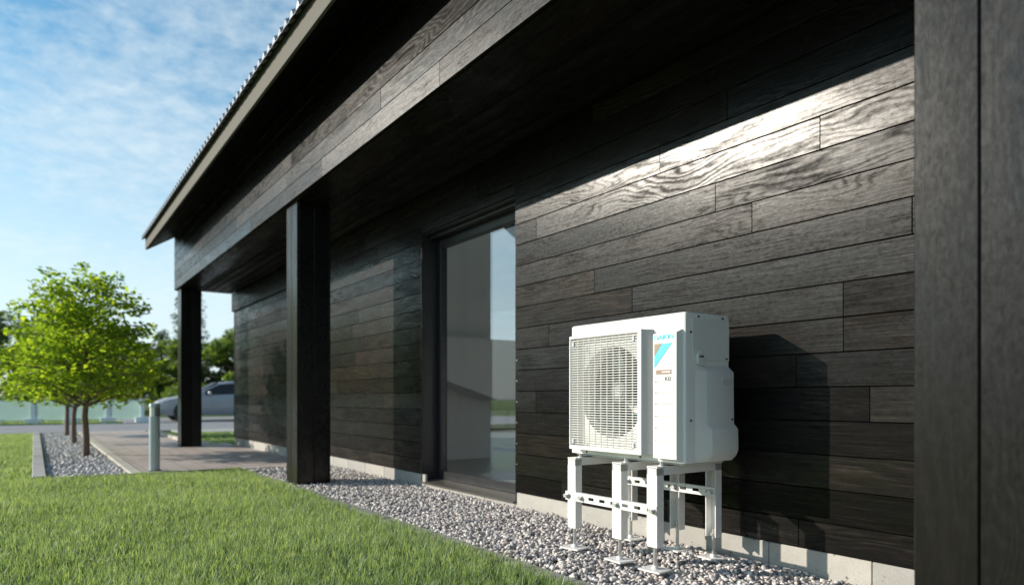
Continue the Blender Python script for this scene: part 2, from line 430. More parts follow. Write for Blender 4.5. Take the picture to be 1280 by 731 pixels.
ICO1 = None
def ico(sub):
    bm = bmesh.new(); bmesh.ops.create_icosphere(bm, subdivisions=sub, radius=1.0)
    v = np.array([x.co[:] for x in bm.verts]); f = np.array([[y.index for y in x.verts] for x in bm.faces]); bm.free(); return v, f
def pebble_mesh(name, pos, rad, sub, mat, flat=.62, jitter=.16, smooth=True):
    v0, f0 = ico(sub); n = len(pos); k = len(v0)
    sc = np.stack([rad * rng.uniform(.85, 1.35, n), rad * rng.uniform(.7, 1.0, n), rad * rng.uniform(flat * .75, flat * 1.2, n)], 1)
    V = v0[None] * (1 + rng.normal(0, jitter, (n, k, 1))) * sc[:, None, :]
    ax = rng.uniform(0, 2 * np.pi, n); t1 = rng.normal(0, .45, n); t2 = rng.normal(0, .45, n)
    def rot(V, a, i, j):
        c, s_ = np.cos(a)[:, None], np.sin(a)[:, None]; A = V[..., i].copy(); B = V[..., j].copy()
        V[..., i] = c * A - s_ * B; V[..., j] = s_ * A + c * B
    rot(V, t1, 1, 2); rot(V, t2, 0, 2); rot(V, ax, 0, 1)
    V += pos[:, None, :]
    F = (f0[None] + (np.arange(n) * k)[:, None, None]).reshape(-1)
    tint = np.repeat(rng.uniform(0, 1, n), k)
    return rawmesh(name, V.reshape(-1, 3), F, 3, mat, tint, smooth)
def scatter(x0, x1, y0, y1, dens, z0, z1):
    n = int((x1 - x0) * (y1 - y0) * dens)
    return np.stack([rng.uniform(x0, x1, n), rng.uniform(y0, y1, n), rng.uniform(z0, z1, n)], 1)
P = scatter(-4.6, -.9, 2.035, 2.925, 4300, -.018, .006)
P[:, 2] += .014 * np.clip((P[:, 1] - 2.6) / .3, 0, 1) + .006 * np.sin(P[:, 0] * 5.1 + P[:, 1] * 7)
obj('gravel', pebble_mesh('gravel', P, rng.uniform(.0085, .0175, len(P)), 1, 'pebbles', jitter=.15, smooth=False), None,
    label='pale mixed gravel strip along the house wall under the white unit', category='gravel', kind='stuff')
P = scatter(-8.24, -4.6, 2.035, 2.925, 3200, -.018, .006)
P[:, 2] += .014 * np.clip((P[:, 1] - 2.6) / .3, 0, 1)
obj('gravel', pebble_mesh('gravel', P, rng.uniform(.0095, .0185, len(P)), 1, 'pebbles', jitter=.14, smooth=False), None,
    label='farther pale gravel strip by the glass door and middle post', category='gravel', kind='stuff')
P = scatter(-19.5, -8.42, .12, .84, 900, -.04, -.012)
obj('bed_gravel', pebble_mesh('bed_gravel', P, rng.uniform(.014, .030, len(P)), 1, 'bed_stones', jitter=.15, smooth=False), None,
    label='grey gravel filling the planting bed under the young trees', category='gravel', kind='stuff')

def grass_mesh(name, regions):
    VV, FF, TT = [], [], []; base = 0
    for (x0, x1, y0, y1, dens, l0, l1, w0, w1) in regions:
        n = int((x1 - x0) * (y1 - y0) * dens)
        # tufts: blades gather round random centres
        nc = max(1, n // 9)
        cx = rng.uniform(x0, x1, nc); cy = rng.uniform(y0, y1, nc); ci = rng.integers(0, nc, n)
        x = np.clip(cx[ci] + rng.normal(0, .018, n), x0, x1); y = np.clip(cy[ci] + rng.normal(0, .018, n), y0, y1)
        patch = .5 + .5 * np.sin(x * 2.1 + 1.7 * np.sin(y * 1.9)) * np.sin(y * 2.7 + 1.3 * np.sin(x * 1.4))
        L = rng.uniform(l0, l1, n) * (.82 + .36 * patch); Wd = rng.uniform(w0, w1, n)
        az = rng.uniform(0, 2 * np.pi, n) ; lean = np.abs(rng.normal(.0, .42, n)) + .08
        daz = az + rng.normal(0, .4, n)
        # blade facing is across its lean
        px, py = -np.sin(daz), np.cos(daz)
        dxx, dyy = np.cos(az), np.sin(az)
        P0 = np.stack([x, y, np.full(n, -.045)], 1)
        m1 = np.stack([dxx * L * .5 * np.sin(lean * .5), dyy * L * .5 * np.sin(lean * .5), L * .52 * np.cos(lean * .5)], 1)
        m2 = np.stack([dxx * L * np.sin(lean), dyy * L * np.sin(lean), L * np.cos(lean * .95)], 1)
        sd = np.stack([px, py, np.zeros(n)], 1) * (Wd / 2)[:, None]
        V = np.stack([P0 - sd, P0 + sd, P0 + m1 + sd * .85, P0 + m1 - sd * .85, P0 + m2], 1)
        VV.append(V.reshape(-1, 3))
        f = np.array([[0, 1, 2], [0, 2, 3], [3, 2, 4]])
        FF.append((f[None] + (base + np.arange(n) * 5)[:, None, None]).reshape(-1)); base += n * 5
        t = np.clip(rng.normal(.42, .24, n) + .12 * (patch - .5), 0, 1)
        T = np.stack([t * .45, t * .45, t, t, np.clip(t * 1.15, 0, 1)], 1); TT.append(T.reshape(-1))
    return rawmesh(name, np.concatenate(VV), np.concatenate(FF), 3, 'grass_blade', np.concatenate(TT), False)
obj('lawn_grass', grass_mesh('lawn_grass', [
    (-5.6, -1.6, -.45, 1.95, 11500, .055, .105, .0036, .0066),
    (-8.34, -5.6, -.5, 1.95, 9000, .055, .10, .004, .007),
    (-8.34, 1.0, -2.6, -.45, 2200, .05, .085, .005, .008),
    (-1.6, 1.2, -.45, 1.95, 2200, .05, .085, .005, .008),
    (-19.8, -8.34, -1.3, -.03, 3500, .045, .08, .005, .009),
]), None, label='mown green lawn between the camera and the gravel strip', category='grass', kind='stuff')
obj('lawn_grass', grass_mesh('lawn_grass_far', [
    (-18.0, -13.1, 2.44, 8.0, 1100, .05, .085, .008, .014),
    (-29.0, -26.4, -6.0, 2.5, 500, .06, .10, .012, .02),
]), None, label='small green lawn patch beyond the far end of the house', category='grass', kind='stuff')

# ------------------------------------------------------------------ the house
WY = 2.94                                   # face of the siding
HX0, HX1 = -12.89, 1.5                      # house ends
DX0, DX1, DZ0, DZ1 = -5.664, -4.161, .044, 2.343   # door opening
BY = 1.99                                   # face of the porch beam
house = thing('timber_house', (-6, 2.95, 0), 'long single storey house clad in black charred boards with a covered porch', 'house')
T0 = WY + .022
wall = obj('front_wall', boxes(((HX0 + .01, T0, .11), (DX0 - .012, 3.2, 4.15)), ((DX1 + .012, T0, .11), (HX1, 3.2, 4.15)), ((DX0 - .012, T0, DZ1 + .01), (DX1 + .012, 3.2, 4.15))), 'wood_core', house)
ROWS = [(.125, .257)] + [(.257 + .1545 * k, .257 + .1545 * (k + 1)) for k in range(16)]
JOINTS = {0: [-1.856, -3.62], 1: [-2.9], 2: [-2.3], 3: [-1.25], 4: [-1.522, -3.903], 5: [-1.868, -3.4], 6: [-1.639, -3.5], 7: [-1.639, -3.755], 8: [-2.945], 9: [-3.281, -1.349],
          10: [-2.109], 11: [-2.334], 12: [-1.748, -3.9], 13: [-2.722], 14: [-2.258], 15: [-2.392], 16: [-3.3]}
GAP = .0042
def row_cuts(a, b, fixed, lo=1.5, hi=2.5):
    cuts = sorted(c for c in fixed if a + .05 < c < b - .05); out = [a] + cuts + [b]; res = [a]
    for p, q in zip(out, out[1:]):
        while q - p > hi + .6:
            p += random.uniform(lo, hi)
            if q - p < .5: break
            res.append(p)
        res.append(q)
    return res
for r, (z0, z1) in enumerate(ROWS):
    z1 = min(z1, 2.70)
    spans = [(HX0, HX1)]
    if z0 < DZ1 - .01 and z1 <= DZ1 + .08: spans = [(HX0, DX0), (DX1, HX1)]
    if z0 < DZ1 - .02 and z1 > DZ1 + .02:
        spans = [(HX0, DX0), (DX1, HX1)]
        board(wall, 'plank', 'wood_wall', (DX0 + GAP / 2, WY, DZ1), (DX1 - GAP / 2, WY + .02, z1 - GAP / 2))
    for a, b in spans:
        cs = row_cuts(a, b, JOINTS.get(r, []))
        for p, q in zip(cs, cs[1:]):
            dy = random.uniform(-.0012, .0012)
            board(wall, 'plank', 'wood_wall', (p + .001, WY + dy, z0 + GAP / 2), (q - .001, WY + .02, z1 - GAP / 2))
nail = bmesh.new(); cyl(nail, (0, 0, 0), (0, -.0022, 0), .0042, .0036, n=10); nail = finish(nail, 40)
for z in (.334, .488, .643, .797, .952, 1.106):
    obj('nail', nail, 'galvanised', wall, (DX1 + .022, WY - .0005, z))
# trim band under the porch ceiling at the far end
board(house, 'trim_board', 'wood_wall', (-12.95, WY - .035, 2.372), (-8.9, WY - .003, 2.690), .003)
board(house, 'corner_trim', 'wood_wall', (HX0 - .022, WY - .004, .125), (HX0 - .002, WY + .10, 2.69), .002)
# plinth
plinth = obj('plinth', boxes(((HX0 + .01, WY + .03, -.3), (DX0 - .03, 3.19, .108)), ((DX0 - .028, WY + .03, -.3), (DX1 + .028, 3.19, .03)), ((DX1 + .03, WY + .03, -.3), (HX1, 3.19, .108))), 'plinth_concrete', house)
x = -12.88
blocks = []
for c0, c1, zt in ((-12.88, DX0 + .06, .121), (DX0 + .063, DX1 - .013, .040), (DX1 - .01, HX1, .121)):
    joints = [c0]; step = .49 if zt > .1 else 1.0
    while joints[-1] + step * 1.4 < c1: joints.append(joints[-1] + step)
    joints.append(c1)
    if zt > .1 and c1 > 0: joints = [DX1 - .01, -3.55, -2.75, -2.02, -1.516, -1.0, -.5, 0, .5, 1.0, HX1]
    for p, q in zip(joints, joints[1:]):
        board(plinth, 'block', 'plinth_concrete', (p + .0015, WY + .008, -.12), (q - .0015, WY + .03, zt), .003)
# porch beam and its boards
beam = obj('porch_beam', boxes(((-13.05, BY + .021, 2.702), (1.9, BY + .30, 3.72))), 'wood_core', house)
bz = [2.690, 2.845, 2.995, 3.145, 3.295, 3.445, 3.595, 3.72]
fix = {0: [-3.6], 1: [-4.45], 2: [-5.1], 3: [-4.0]}
for r, (z0, z1) in enumerate(zip(bz, bz[1:])):
    cs = row_cuts(-13.06, 1.9, fix.get(r, []), 1.9, 2.8)
    for p, q in zip(cs, cs[1:]):
        board(beam, 'plank', 'wood_beam', (p + .001, BY + random.uniform(-.001, .001), z0 + GAP / 2), (q - .001, BY + .019, z1 - GAP / 2))
board(beam, 'end_board', 'wood_beam', (-13.078, BY + .001, 2.692), (-13.062, BY + .30, 3.70))
board(beam, 'bottom_board', 'wood_beam', (-13.05, BY + .024, 2.684), (1.9, BY + .30, 2.700))
# porch ceiling
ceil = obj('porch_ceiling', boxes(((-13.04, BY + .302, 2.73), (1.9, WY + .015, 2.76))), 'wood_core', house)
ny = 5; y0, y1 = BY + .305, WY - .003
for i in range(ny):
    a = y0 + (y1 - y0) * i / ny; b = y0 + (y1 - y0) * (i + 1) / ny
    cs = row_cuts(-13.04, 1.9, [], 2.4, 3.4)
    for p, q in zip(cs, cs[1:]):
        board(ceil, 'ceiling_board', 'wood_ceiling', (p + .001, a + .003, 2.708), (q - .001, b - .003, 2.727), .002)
# posts: a core wrapped in upright boards, two to a face
PW = .325
def post(x0):
    y0 = 2.03; x1 = x0 + PW; y1 = y0 + PW; t = .02; zt = 2.683
    po = obj('porch_post', boxes(((x0 + t, y0 + t, -.1), (x1 - t, y1 - t, zt))), 'wood_core', house, (0, 0, 0))
    xm, ym = (x0 + x1) / 2, (y0 + y1) / 2; g = .002
    for a, b in ((x0, xm - g), (xm + g, x1)):
        board(po, 'board', 'wood_post', (a, y0, -.05), (b, y0 + t - .001, zt), .003)
        board(po, 'board', 'wood_post', (a, y1 - t + .001, -.05), (b, y1, zt), .003)
    for a, b in ((y0 + t, ym - g), (ym + g, y1 - t)):
        for xa in (x0, x1 - t + .001):
            o = board(po, 'board', 'wood_post', (xa, a, -.05), (xa + t - .001, b, zt), .003)
for x0 in (-.927, -6.765, -12.99): post(x0)
# roof
RX0, RX1 = -13.15, 2.1; SL = .62; EY, EZ = 1.58, 3.372; RY = 6.42
rz = lambda y, z0=EZ: z0 + SL * (y - EY)
roof = obj('roof', prism([(EY, EZ), (RY, rz(RY)), (2 * RY - EY, EZ), (2 * RY - EY, EZ + .17), (RY, rz(RY) + .17), (EY, EZ + .17)], 'x', RX0 + .02, RX1), 'wood_core', house)
board(roof, 'fascia', 'fascia_paint', (RX0, EY - .027, EZ - .012), (RX1, EY - .002, EZ + .190), .002)
obj('barge_board', prism([(EY + .001, EZ - .01), (RY, rz(RY) - .01), (2 * RY - EY, EZ - .01), (2 * RY - EY, EZ + .18), (RY, rz(RY) + .18), (EY + .001, EZ + .18)], 'x', RX0, RX0 + .018), 'fascia_paint', roof)
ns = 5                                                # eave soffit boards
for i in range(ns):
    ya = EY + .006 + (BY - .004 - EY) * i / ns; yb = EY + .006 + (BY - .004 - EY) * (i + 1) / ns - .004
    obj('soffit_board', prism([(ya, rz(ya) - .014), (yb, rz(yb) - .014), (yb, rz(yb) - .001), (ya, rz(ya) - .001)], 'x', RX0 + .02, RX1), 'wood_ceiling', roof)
def roof_sheet(side):
    pitch = .1445; n = int((RX1 - RX0 + .06) / pitch); prof = [(0, 0), (.16, 0), (.30, .70), (.40, 1.0), (.52, 1.0), (.62, .70), (.76, 0)]
    bm = bmesh.new(); rows = []
    ys = [EY - .085, RY]
    for lay in (0, -.004):
        for y in ys:
            row = []
            for k in range(n):
                for (t, h) in prof:
                    yy = y if side > 0 else 2 * RY - y
                    row.append(bm.verts.new((RX0 - .03 + (k + t) * pitch, yy, EZ + .205 + SL * (y - EY) + .056 * h + lay)))
            rows.append(row)
    N = len(rows[0]); m_ = len(prof)
    for k in range(n):                                   # closed rib ends along the eave
        r_ = rows[0][k * m_ + 1:k * m_ + 7]; bm.faces.new(r_[::-1])
    for i in range(N - 1):
        bm.faces.new((rows[0][i], rows[0][i+1], rows[1][i+1], rows[1][i]))
        bm.faces.new((rows[2][i+1], rows[2][i], rows[3][i], rows[3][i+1]))
        bm.faces.new((rows[0][i+1], rows[0][i], rows[2][i], rows[2][i+1]))
    return finish(bm, 40)
board(roof, 'drip_edge', 'wood_core', (RX0, EY - .050, EZ + .1915), (RX1, EY + .01, EZ + .1995 - .022), .001)
obj('roof_sheet', roof_sheet(1), 'roof_metal', roof)
obj('roof_sheet', roof_sheet(-1), 'roof_metal', roof)
# other walls, floor and ceiling of the house
BACK = 9.9
def wall_with_holes_x(x0, x1, y0, y1, z0, z1, holes):   # wall in the YZ plane
    bs = []; ys = sorted({y0, y1, *[h[0] for h in holes], *[h[1] for h in holes]})
    for a, b in zip(ys, ys[1:]):
        hs = [h for h in holes if h[0] <= a and h[1] >= b]
        if not hs: bs.append(((x0, a, z0), (x1, b, z1)))
        else:
            h = hs[0]; bs.append(((x0, a, z0), (x1, b, h[2]))); bs.append(((x0, a, h[3]), (x1, b, z1))) if h[3] < z1 - .01 else None
    return boxes(*bs)
ew = obj('end_wall', wall_with_holes_x(HX0 + .01, HX0 + .22, 3.2, BACK, -.2, 2.75, [(4.9, 9.6, .10, 2.749)]), 'interior_white', house)
obj('gable', prism([(3.2, 2.752), (5.0, 2.752), (5.0, rz(5.0) - .01), (3.2, rz(3.2) - .01)], 'x', HX0 + .01, HX0 + .2), 'wood_wall', house)
gw = obj('gable_window', prism([(5.0, 2.752), (5.06, 2.752), (5.06, rz(5.06) - .07), (RY, rz(RY) - .07), (BACK, rz(2 * RY - BACK) - .07), (BACK, rz(2 * RY - BACK) - .01), (RY, rz(RY) - .01), (5.0, rz(5.0) - .01)], 'x', HX0 + .08, HX0 + .14), 'door_frame', house)
obj('pane', prism([(5.062, 2.755), (BACK, 2.755), (BACK, rz(2 * RY - BACK) - .072), (RY, rz(RY) - .072), (5.062, rz(5.062) - .072)], 'x', HX0 + .10, HX0 + .108), 'tinted_glass', gw)
W0, W1 = HX0 + .08, HX0 + .14
win = obj('window', boxes(*[((W0, y, .10), (W1, y + .06, 2.75)) for y in (4.9, 6.45, 8.0, 9.54)], ((W0 + .002, 4.9, .102), (W1 - .002, 9.6, .16))), 'door_frame', house)  # window widened along the end wall to bring sun into the room
for y in (4.962, 6.512, 8.062): obj('pane', boxes(((HX0 + .10, y, .162), (HX0 + .108, y + 1.476, 2.75))), 'tinted_glass', win)
bw = obj('back_wall', boxes(*[((a, BACK, -.2), (b, BACK + .2, 2.75)) for a, b in ((HX0 + .01, -11.6), (-9.6, -8.6), (-6.0, -5.0), (-2.0, HX1))], *[((a, BACK, -.2), (b, BACK + .2, .5)) for a, b in ((-11.6, -9.6), (-8.6, -6.0), (-5.0, -2.0))]), 'interior_white', house)
for a, b in ((-11.6, -9.6), (-8.6, -6.0), (-5.0, -2.0)):  # unseen back openings, added to let daylight into the room
    obj('pane', boxes(((a + .002, BACK + .09, .502), (b - .002, BACK + .098, 2.748))), 'door_glass', bw)
obj('right_wall', boxes(((HX1 - .2, 3.2, -.2), (HX1 - .01, BACK, 2.75))), 'interior_white', house)
obj('room_ceiling', prism([(3.222, rz(3.222) - .05), (RY, rz(RY) - .05), (BACK - .002, rz(2 * RY - BACK) - .05), (BACK - .002, rz(2 * RY - BACK) - .012), (RY, rz(RY) - .012), (3.222, rz(3.222) - .012)], 'x', HX0 + .23, HX1 - .2), 'interior_white', house)
obj('room_floor', boxes(((HX0 + .22, 3.2, -.2), (HX1 - .2, BACK, .075))), 'interior_floor', house)
obj('room_lining', boxes(((HX0 + .22, 3.202, .077), (DX0 - .02, 3.22, 4.15)), ((DX1 + .02, 3.202, .077), (HX1 - .2, 3.22, 4.15)), ((DX0 - .018, 3.202, DZ1 + .03), (DX1 + .018, 3.22, 4.15))), 'interior_white', house)
obj('partition_wall', prism([(3.222, .077), (4.72, .077), (4.72, rz(4.72) - .055), (3.222, rz(3.222) - .055)], 'x', -7.35, -7.22), 'interior_white', house)
obj('bounce_partition', boxes(((-3.45, 3.222, .077), (-3.32, 7.6, 3.2))), 'interior_white', house)  # unseen white wall, added to bounce sun onto the room behind the door
obj('staircase', prism([(3.225, 1.20), (3.225, 1.52), (5.9, 1.52), (5.9, .80), (4.55, .80)], 'x', -7.21, -6.75), 'interior_white', house)
# glazed door set back in its opening
door = obj('sliding_door', boxes(((DX0 - .011, 2.945, DZ0), (DX0 + .002, 3.21, DZ1)), ((DX1 - .002, 2.945, DZ0), (DX1 + .011, 3.21, DZ1)), ((DX0 + .002, 2.962, DZ1 - .012), (DX1 - .002, 3.21, DZ1))), 'door_frame', house)
obj('frame', boxes(((DX0 + .003, 3.10, .075), (DX0 + .075, 3.17, 2.33)), ((DX1 - .075, 3.10, .075), (DX1 - .003, 3.17, 2.33)), ((DX0 + .076, 3.10, 2.225), (DX1 - .076, 3.17, 2.33)), ((DX0 + .076, 3.10, .075), (DX1 - .076, 3.17, .15)), bevel=.003), 'door_frame', door)
obj('top_track', boxes(((DX0 + .003, 3.02, 2.30), (DX1 - .003, 3.098, 2.330)), bevel=.003), 'door_frame', door)
obj('pane', boxes(((DX0 + .077, 3.13, .151), (DX1 - .077, 3.138, 2.224))), 'door_glass', door)
obj('sill', prism([(2.925, .043), (3.20, .043), (3.20, .074), (3.10, .074), (2.925, .052)], 'x', DX0 + .004, DX1 - .004), 'sill_metal', door)

# ------------------------------------------------------------------ the outdoor unit
UX0, UX1, UY0, UY1, UZ0, UZ1 = -2.931, -2.115, 2.454, 2.775, .522, 1.222
unit = thing('heat_pump_unit', ((UX0 + UX1) / 2, (UY0 + UY1) / 2, UZ0), 'white outdoor heat pump unit with slatted fan grille on a steel stand', 'heat pump')
FX, FZ, FR = -2.605, .856, .238
def casing():
    bm = bmesh.new(); N = 48; d = .012
    def quad(*p): bm.faces.new([bm.verts.new(q) for q in p])
    # outer shell profile in XY with small chamfers, open at front where the fan sits
    prof = [(UX0, UY0 + d), (UX0, UY1 - d), (UX0 + d, UY1), (UX1 - d, UY1), (UX1, UY1 - d), (UX1, UY0 + d), (UX1 - d * .3, UY0 + d * .3), (UX1 - d, UY0), (UX0 + d, UY0), (UX0 + d * .3, UY0 + d * .3)]
    n = len(prof); t = .006
    lo = [bm.verts.new((x, y, UZ0)) for x, y in prof]
    hi = [bm.verts.new((x, y, UZ1 - t)) for x, y in prof]
    cx, cy = (UX0 + UX1) / 2, (UY0 + UY1) / 2
    tp = [bm.verts.new((x + (t if x < cx else -t), y + (t if y < cy else -t), UZ1)) for x, y in prof]
    for i in range(n):
        j = (i + 1) % n
        if i == 7: continue                     # front face handled below
        bm.faces.new((lo[i], lo[j], hi[j], hi[i]))
    for i in range(n):
        j = (i + 1) % n; bm.faces.new((hi[i], hi[j], tp[j], tp[i]))
    bm.faces.new(tp); bm.faces.new(lo[::-1])
    # front with the round fan mouth
    xa, xb, za, zb = UX0 + d, UX1 - d, UZ0, UZ1 - t
    ring, edge, deep = [], [], []
    for k in range(N):
        a = 2 * math.pi * k / N; c, s_ = math.cos(a), math.sin(a)
        ring.append(bm.verts.new((FX + FR * c, UY0, FZ + FR * s_)))
        deep.append(bm.verts.new((FX + FR * .97 * c, UY0 + .09, FZ + FR * .97 * s_)))
        tx = ((xb if c > 0 else xa) - FX) / c if abs(c) > 1e-6 else 1e9
        tz = ((zb if s_ > 0 else za) - FZ) / s_ if abs(s_) > 1e-6 else 1e9
        tt = min(tx, tz); edge.append(bm.verts.new((FX + tt * c, UY0, FZ + tt * s_)))
    for k in range(N):
        j = (k + 1) % N
        bm.faces.new((edge[k], edge[j], ring[j], ring[k])); bm.faces.new((ring[k], ring[j], deep[j], deep[k]))
        p, q = edge[k].co, edge[j].co
        if abs(p.x - q.x) > 1e-5 and abs(p.z - q.z) > 1e-5:
            cxn = xb if (p.x > FX) else xa
            czn = zb if (max(p.z, q.z) > FZ) else za
            bm.faces.new((edge[k], bm.verts.new((cxn, UY0, czn)), edge[j]))
    bmesh.ops.remove_doubles(bm, verts=bm.verts[:], dist=1e-5)
    return finish(bm, 30)
obj('casing', casing(), 'white_paint', unit)
bm = bmesh.new(); cyl(bm, (FX, UY0 + .20, FZ), (FX, UY0 + .19, FZ), FR * 1.02, n=32)
obj('heat_exchanger', finish(bm), 'inner_dark', unit)
for k in range(9):   # fins of the coil seen between the blades
    xx = FX - .2 + .05 * k; hh = math.sqrt(max(.001, (FR * .98) ** 2 - (xx - FX) ** 2))
    obj('coil_row', boxes(((xx - .017, UY0 + .176, FZ - hh), (xx + .017, UY0 + .189, FZ + hh)), bevel=.003), 'coil', unit)
fan = bmesh.new(); cyl(fan, (FX, UY0 + .045, FZ), (FX, UY0 + .13, FZ), .055, .062, n=24)
fan = obj('fan', finish(fan, 40), 'fan_blade', unit)
def blade():
    bm = bmesh.new(); rows = []
    for i in range(9):
        t = i / 8; r = .05 + (FR * .94 - .05) * t; sweep = .55 * t * t; ch = .52 + .5 * t
        row = []
        for j in range(7):
            s_ = j / 6 - .5; a = sweep + s_ * ch * 1.25; yy = UY0 + .088 + (s_ * .075) + .012 * (1 - 4 * s_ * s_) * (-1)
            row.append(bm.verts.new((r * math.cos(a), yy, r * math.sin(a))))
        rows.append(row)
    for a, b in zip(rows, rows[1:]):
        for i in range(6): bm.faces.new((a[i], a[i+1], b[i+1], b[i]))
    g = bmesh.ops.extrude_face_region(bm, geom=bm.faces[:])
    bmesh.ops.translate(bm, vec=(0, .004, 0), verts=[e for e in g['geom'] if isinstance(e, bmesh.types.BMVert)])
    return finish(bm, 40)
bl = blade()
for k in range(3):
    o = obj('blade', bl, 'fan_blade', fan, (FX, 0, FZ)); o.rotation_euler = (0, R(25 + 120 * k), 0)
bm = bmesh.new()
cyl(bm, (FX, UY0 + .03, FZ), (FX, UY0 + .046, FZ), .028, .034, n=16); obj('hub_cap', finish(bm, 40), 'grey_paint', fan)
# grille standing proud of the front
GX0, GX1, GZ0, GZ1, GY = -2.876, -2.334, .548, 1.158, UY0 - .062
grille = obj('fan_grille', boxes(((GX0, GY, GZ1 - .016), (GX1, UY0 - .003, GZ1)), ((GX0, GY, GZ0), (GX1, UY0 - .003, GZ0 + .022)), ((GX0, GY, GZ0 + .022), (GX0 + .012, UY0 - .003, GZ1 - .016)), ((GX1 - .028, GY, GZ0 + .022), (GX1, UY0 - .003, GZ1 - .016)), bevel=.003), 'white_plastic', unit)
obj('side_return', prism([(GX1 + .0005, GY + .002), (GX1 + .022, UY0 - .002), (GX1 + .0005, UY0 - .002)], 'z', GZ0 + .002, GZ1 - .002), 'return_shade_grey', grille)
NSL = 44
slat = boxes(((-.2510, -.0036, -.0018), (.2510, .0036, .0018)))
gz0, gz1 = GZ0 + .026, GZ1 - .020
for k in range(NSL):
    z = gz0 + (gz1 - gz0) * (k + .5) / NSL
    obj('slat', slat, 'slat_cream', grille, ((GX0 + .012 + GX1 - .028) / 2, GY + .008, z))
vs = boxes(((-.0014, -.003, -(gz1 - gz0) / 2), (.0014, .003, (gz1 - gz0) / 2)))
for k in range(10):
    x = GX0 + .012 + (GX1 - .028 - GX0 - .012) * (k + 1) / 11
    obj('upright_bar', vs, 'slat_cream', grille, (x, GY + .0155, (gz0 + gz1) / 2))
for x in (GX0 + .035, GX1 - .055):
    for z in (GZ0 + .045, GZ1 - .045):
        obj('clip', boxes(((-.007, -.004, -.013), (.007, .010, .013)), bevel=.002), 'grey_paint', grille, (x, GY + .002, z))
# raised service panel with grooves
PX0, PX1, PZ0, PZ1, PY = -2.284, -2.131, .540, 1.128, UY0 - .034
def service_panel():
    bm = bmesh.new(); gs = [.622, .680, .738, .795, .848, .900]; zs = [PZ0]
    for g in gs: zs += [g - .0028, g, g + .0028]
    zs += [PZ1]; rows = []
    xs = [PX0, PX0 + .010, PX0 + .012, PX1 - .022, PX1 - .020, PX1 - .009]
    for i, z in enumerate(zs):
        groove = any(abs(z - g) < 1e-6 for g in gs)
        row = [bm.verts.new((x, PY + (.008 if groove and k in (2, 3) else 0), z)) for k, x in enumerate(xs)]
        e = .022 if i == 0 else (-.0 if i < len(zs) - 1 else -.014)
        row.append(bm.verts.new((PX1, UY0 - .001, z - (.012 if i == 0 else 0) + (.016 if i == len(zs) - 1 else 0))))
        row.insert(0, bm.verts.new((PX0, UY0 - .001, z)))
        rows.append(row)
    for a, b in zip(rows, rows[1:]):
        for i in range(len(a) - 1): bm.faces.new((a[i], a[i+1], b[i+1], b[i]))
    bm.faces.new(rows[-1]); bm.faces.new(rows[0][::-1])
    return finish(bm, 20)
panel = obj('service_panel', service_panel(), 'panel_white', unit)
LY = PY - .0012
def flat(poly, mat, name, parent, y=LY, t=.0009):
    return obj(name, prism(poly, 'y', y - t, y), mat, parent)
def lettering(txt, x, z, h, width, mat, name, parent, bold=0.0):
    cu = bpy.data.curves.new('text', 'FONT'); cu.body = txt; cu.size = 1.0; cu.offset = bold; cu.extrude = .02
    to = bpy.data.objects.new('text', cu); COL.objects.link(to); bpy.context.view_layer.update()
    me = bpy.data.meshes.new_from_object(to.evaluated_get(bpy.context.evaluated_depsgraph_get()))
    bpy.data.objects.remove(to); bpy.data.curves.remove(cu)
    v = np.array([p.co[:] for p in me.vertices]); mn, mxx = v.min(0), v.max(0)
    for p in me.vertices:
        a = (p.co.x - mn[0]) / (mxx[0] - mn[0]); b = (p.co.y - mn[1]) / (mxx[1] - mn[1])
        p.co = (x + a * width, LY - .0012 + (0 if p.co.z > 0 else .0012), z + b * h)
    return obj(name, me, mat, parent)
lettering('DAIKIN', -2.275, 1.100, .021, .117, 'brand_cyan', 'brand_lettering', panel, .008)
flat([(-2.275, 1.081), (-2.228, 1.081), (-2.275, 1.020)], 'brand_brown', 'emblem', panel)
flat([(-2.225, 1.081), (-2.164, 1.081), (-2.275, .968), (-2.275, 1.018)], 'brand_cyan', 'emblem', panel)
flat([(-2.264, .936), (-2.170, .936), (-2.170, .957), (-2.264, .957)], 'brand_brown', 'badge', panel)
flat([(-2.226, .944), (-2.174, .944), (-2.174, .949), (-2.226, .949)], 'panel_white', 'badge_strip', panel, LY - .0012)
lettering('R32', -2.207, .906, .018, .034, 'lettering_grey', 'refrigerant_lettering', panel, .006)
# right side: seams, valve cover, handle, screws
SX = UX1
obj('side_plate', boxes(((SX, 2.500, 1.000), (SX + .0025, 2.765, 1.195)), bevel=.001), 'white_paint', unit)
def valve_cover():
    bm = bmesh.new()
    def ring(z, y0, y1, x, ch):
        return [bm.verts.new(p) for p in ((SX - .002, y0, z), (SX + x * .25, y0 + ch * .3, z), (SX + x, y0 + ch, z), (SX + x, y1 - .012, z), (SX + x - .010, y1, z), (SX - .002, y1, z))]
    rs = [ring(.975, 2.520, 2.772, .002, .055), ring(.948, 2.515, 2.786, .022, .062), ring(.700, 2.515, 2.786, .024, .062),
          ring(.676, 2.515, 2.796, .040, .078), ring(.575, 2.515, 2.796, .042, .080), ring(.548, 2.515, 2.790, .034, .074), ring(.524, 2.518, 2.775, .018, .060)]
    for a, b in zip(rs, rs[1:]):
        for i in range(6): bm.faces.new((a[i], a[(i+1) % 6], b[(i+1) % 6], b[i]))
    bm.faces.new(rs[0]); bm.faces.new(rs[-1][::-1])
    bmesh.ops.bevel(bm, geom=[e for e in bm.edges], offset=.0025, segments=1, affect='EDGES')
    return finish(bm, 30)
cover = obj('valve_cover', valve_cover(), 'white_plastic', unit)
obj('handle_recess', boxes(((SX + .0225, 2.690, .888), (SX + .0250, 2.748, .912)), bevel=.001), 'grey_paint', cover)
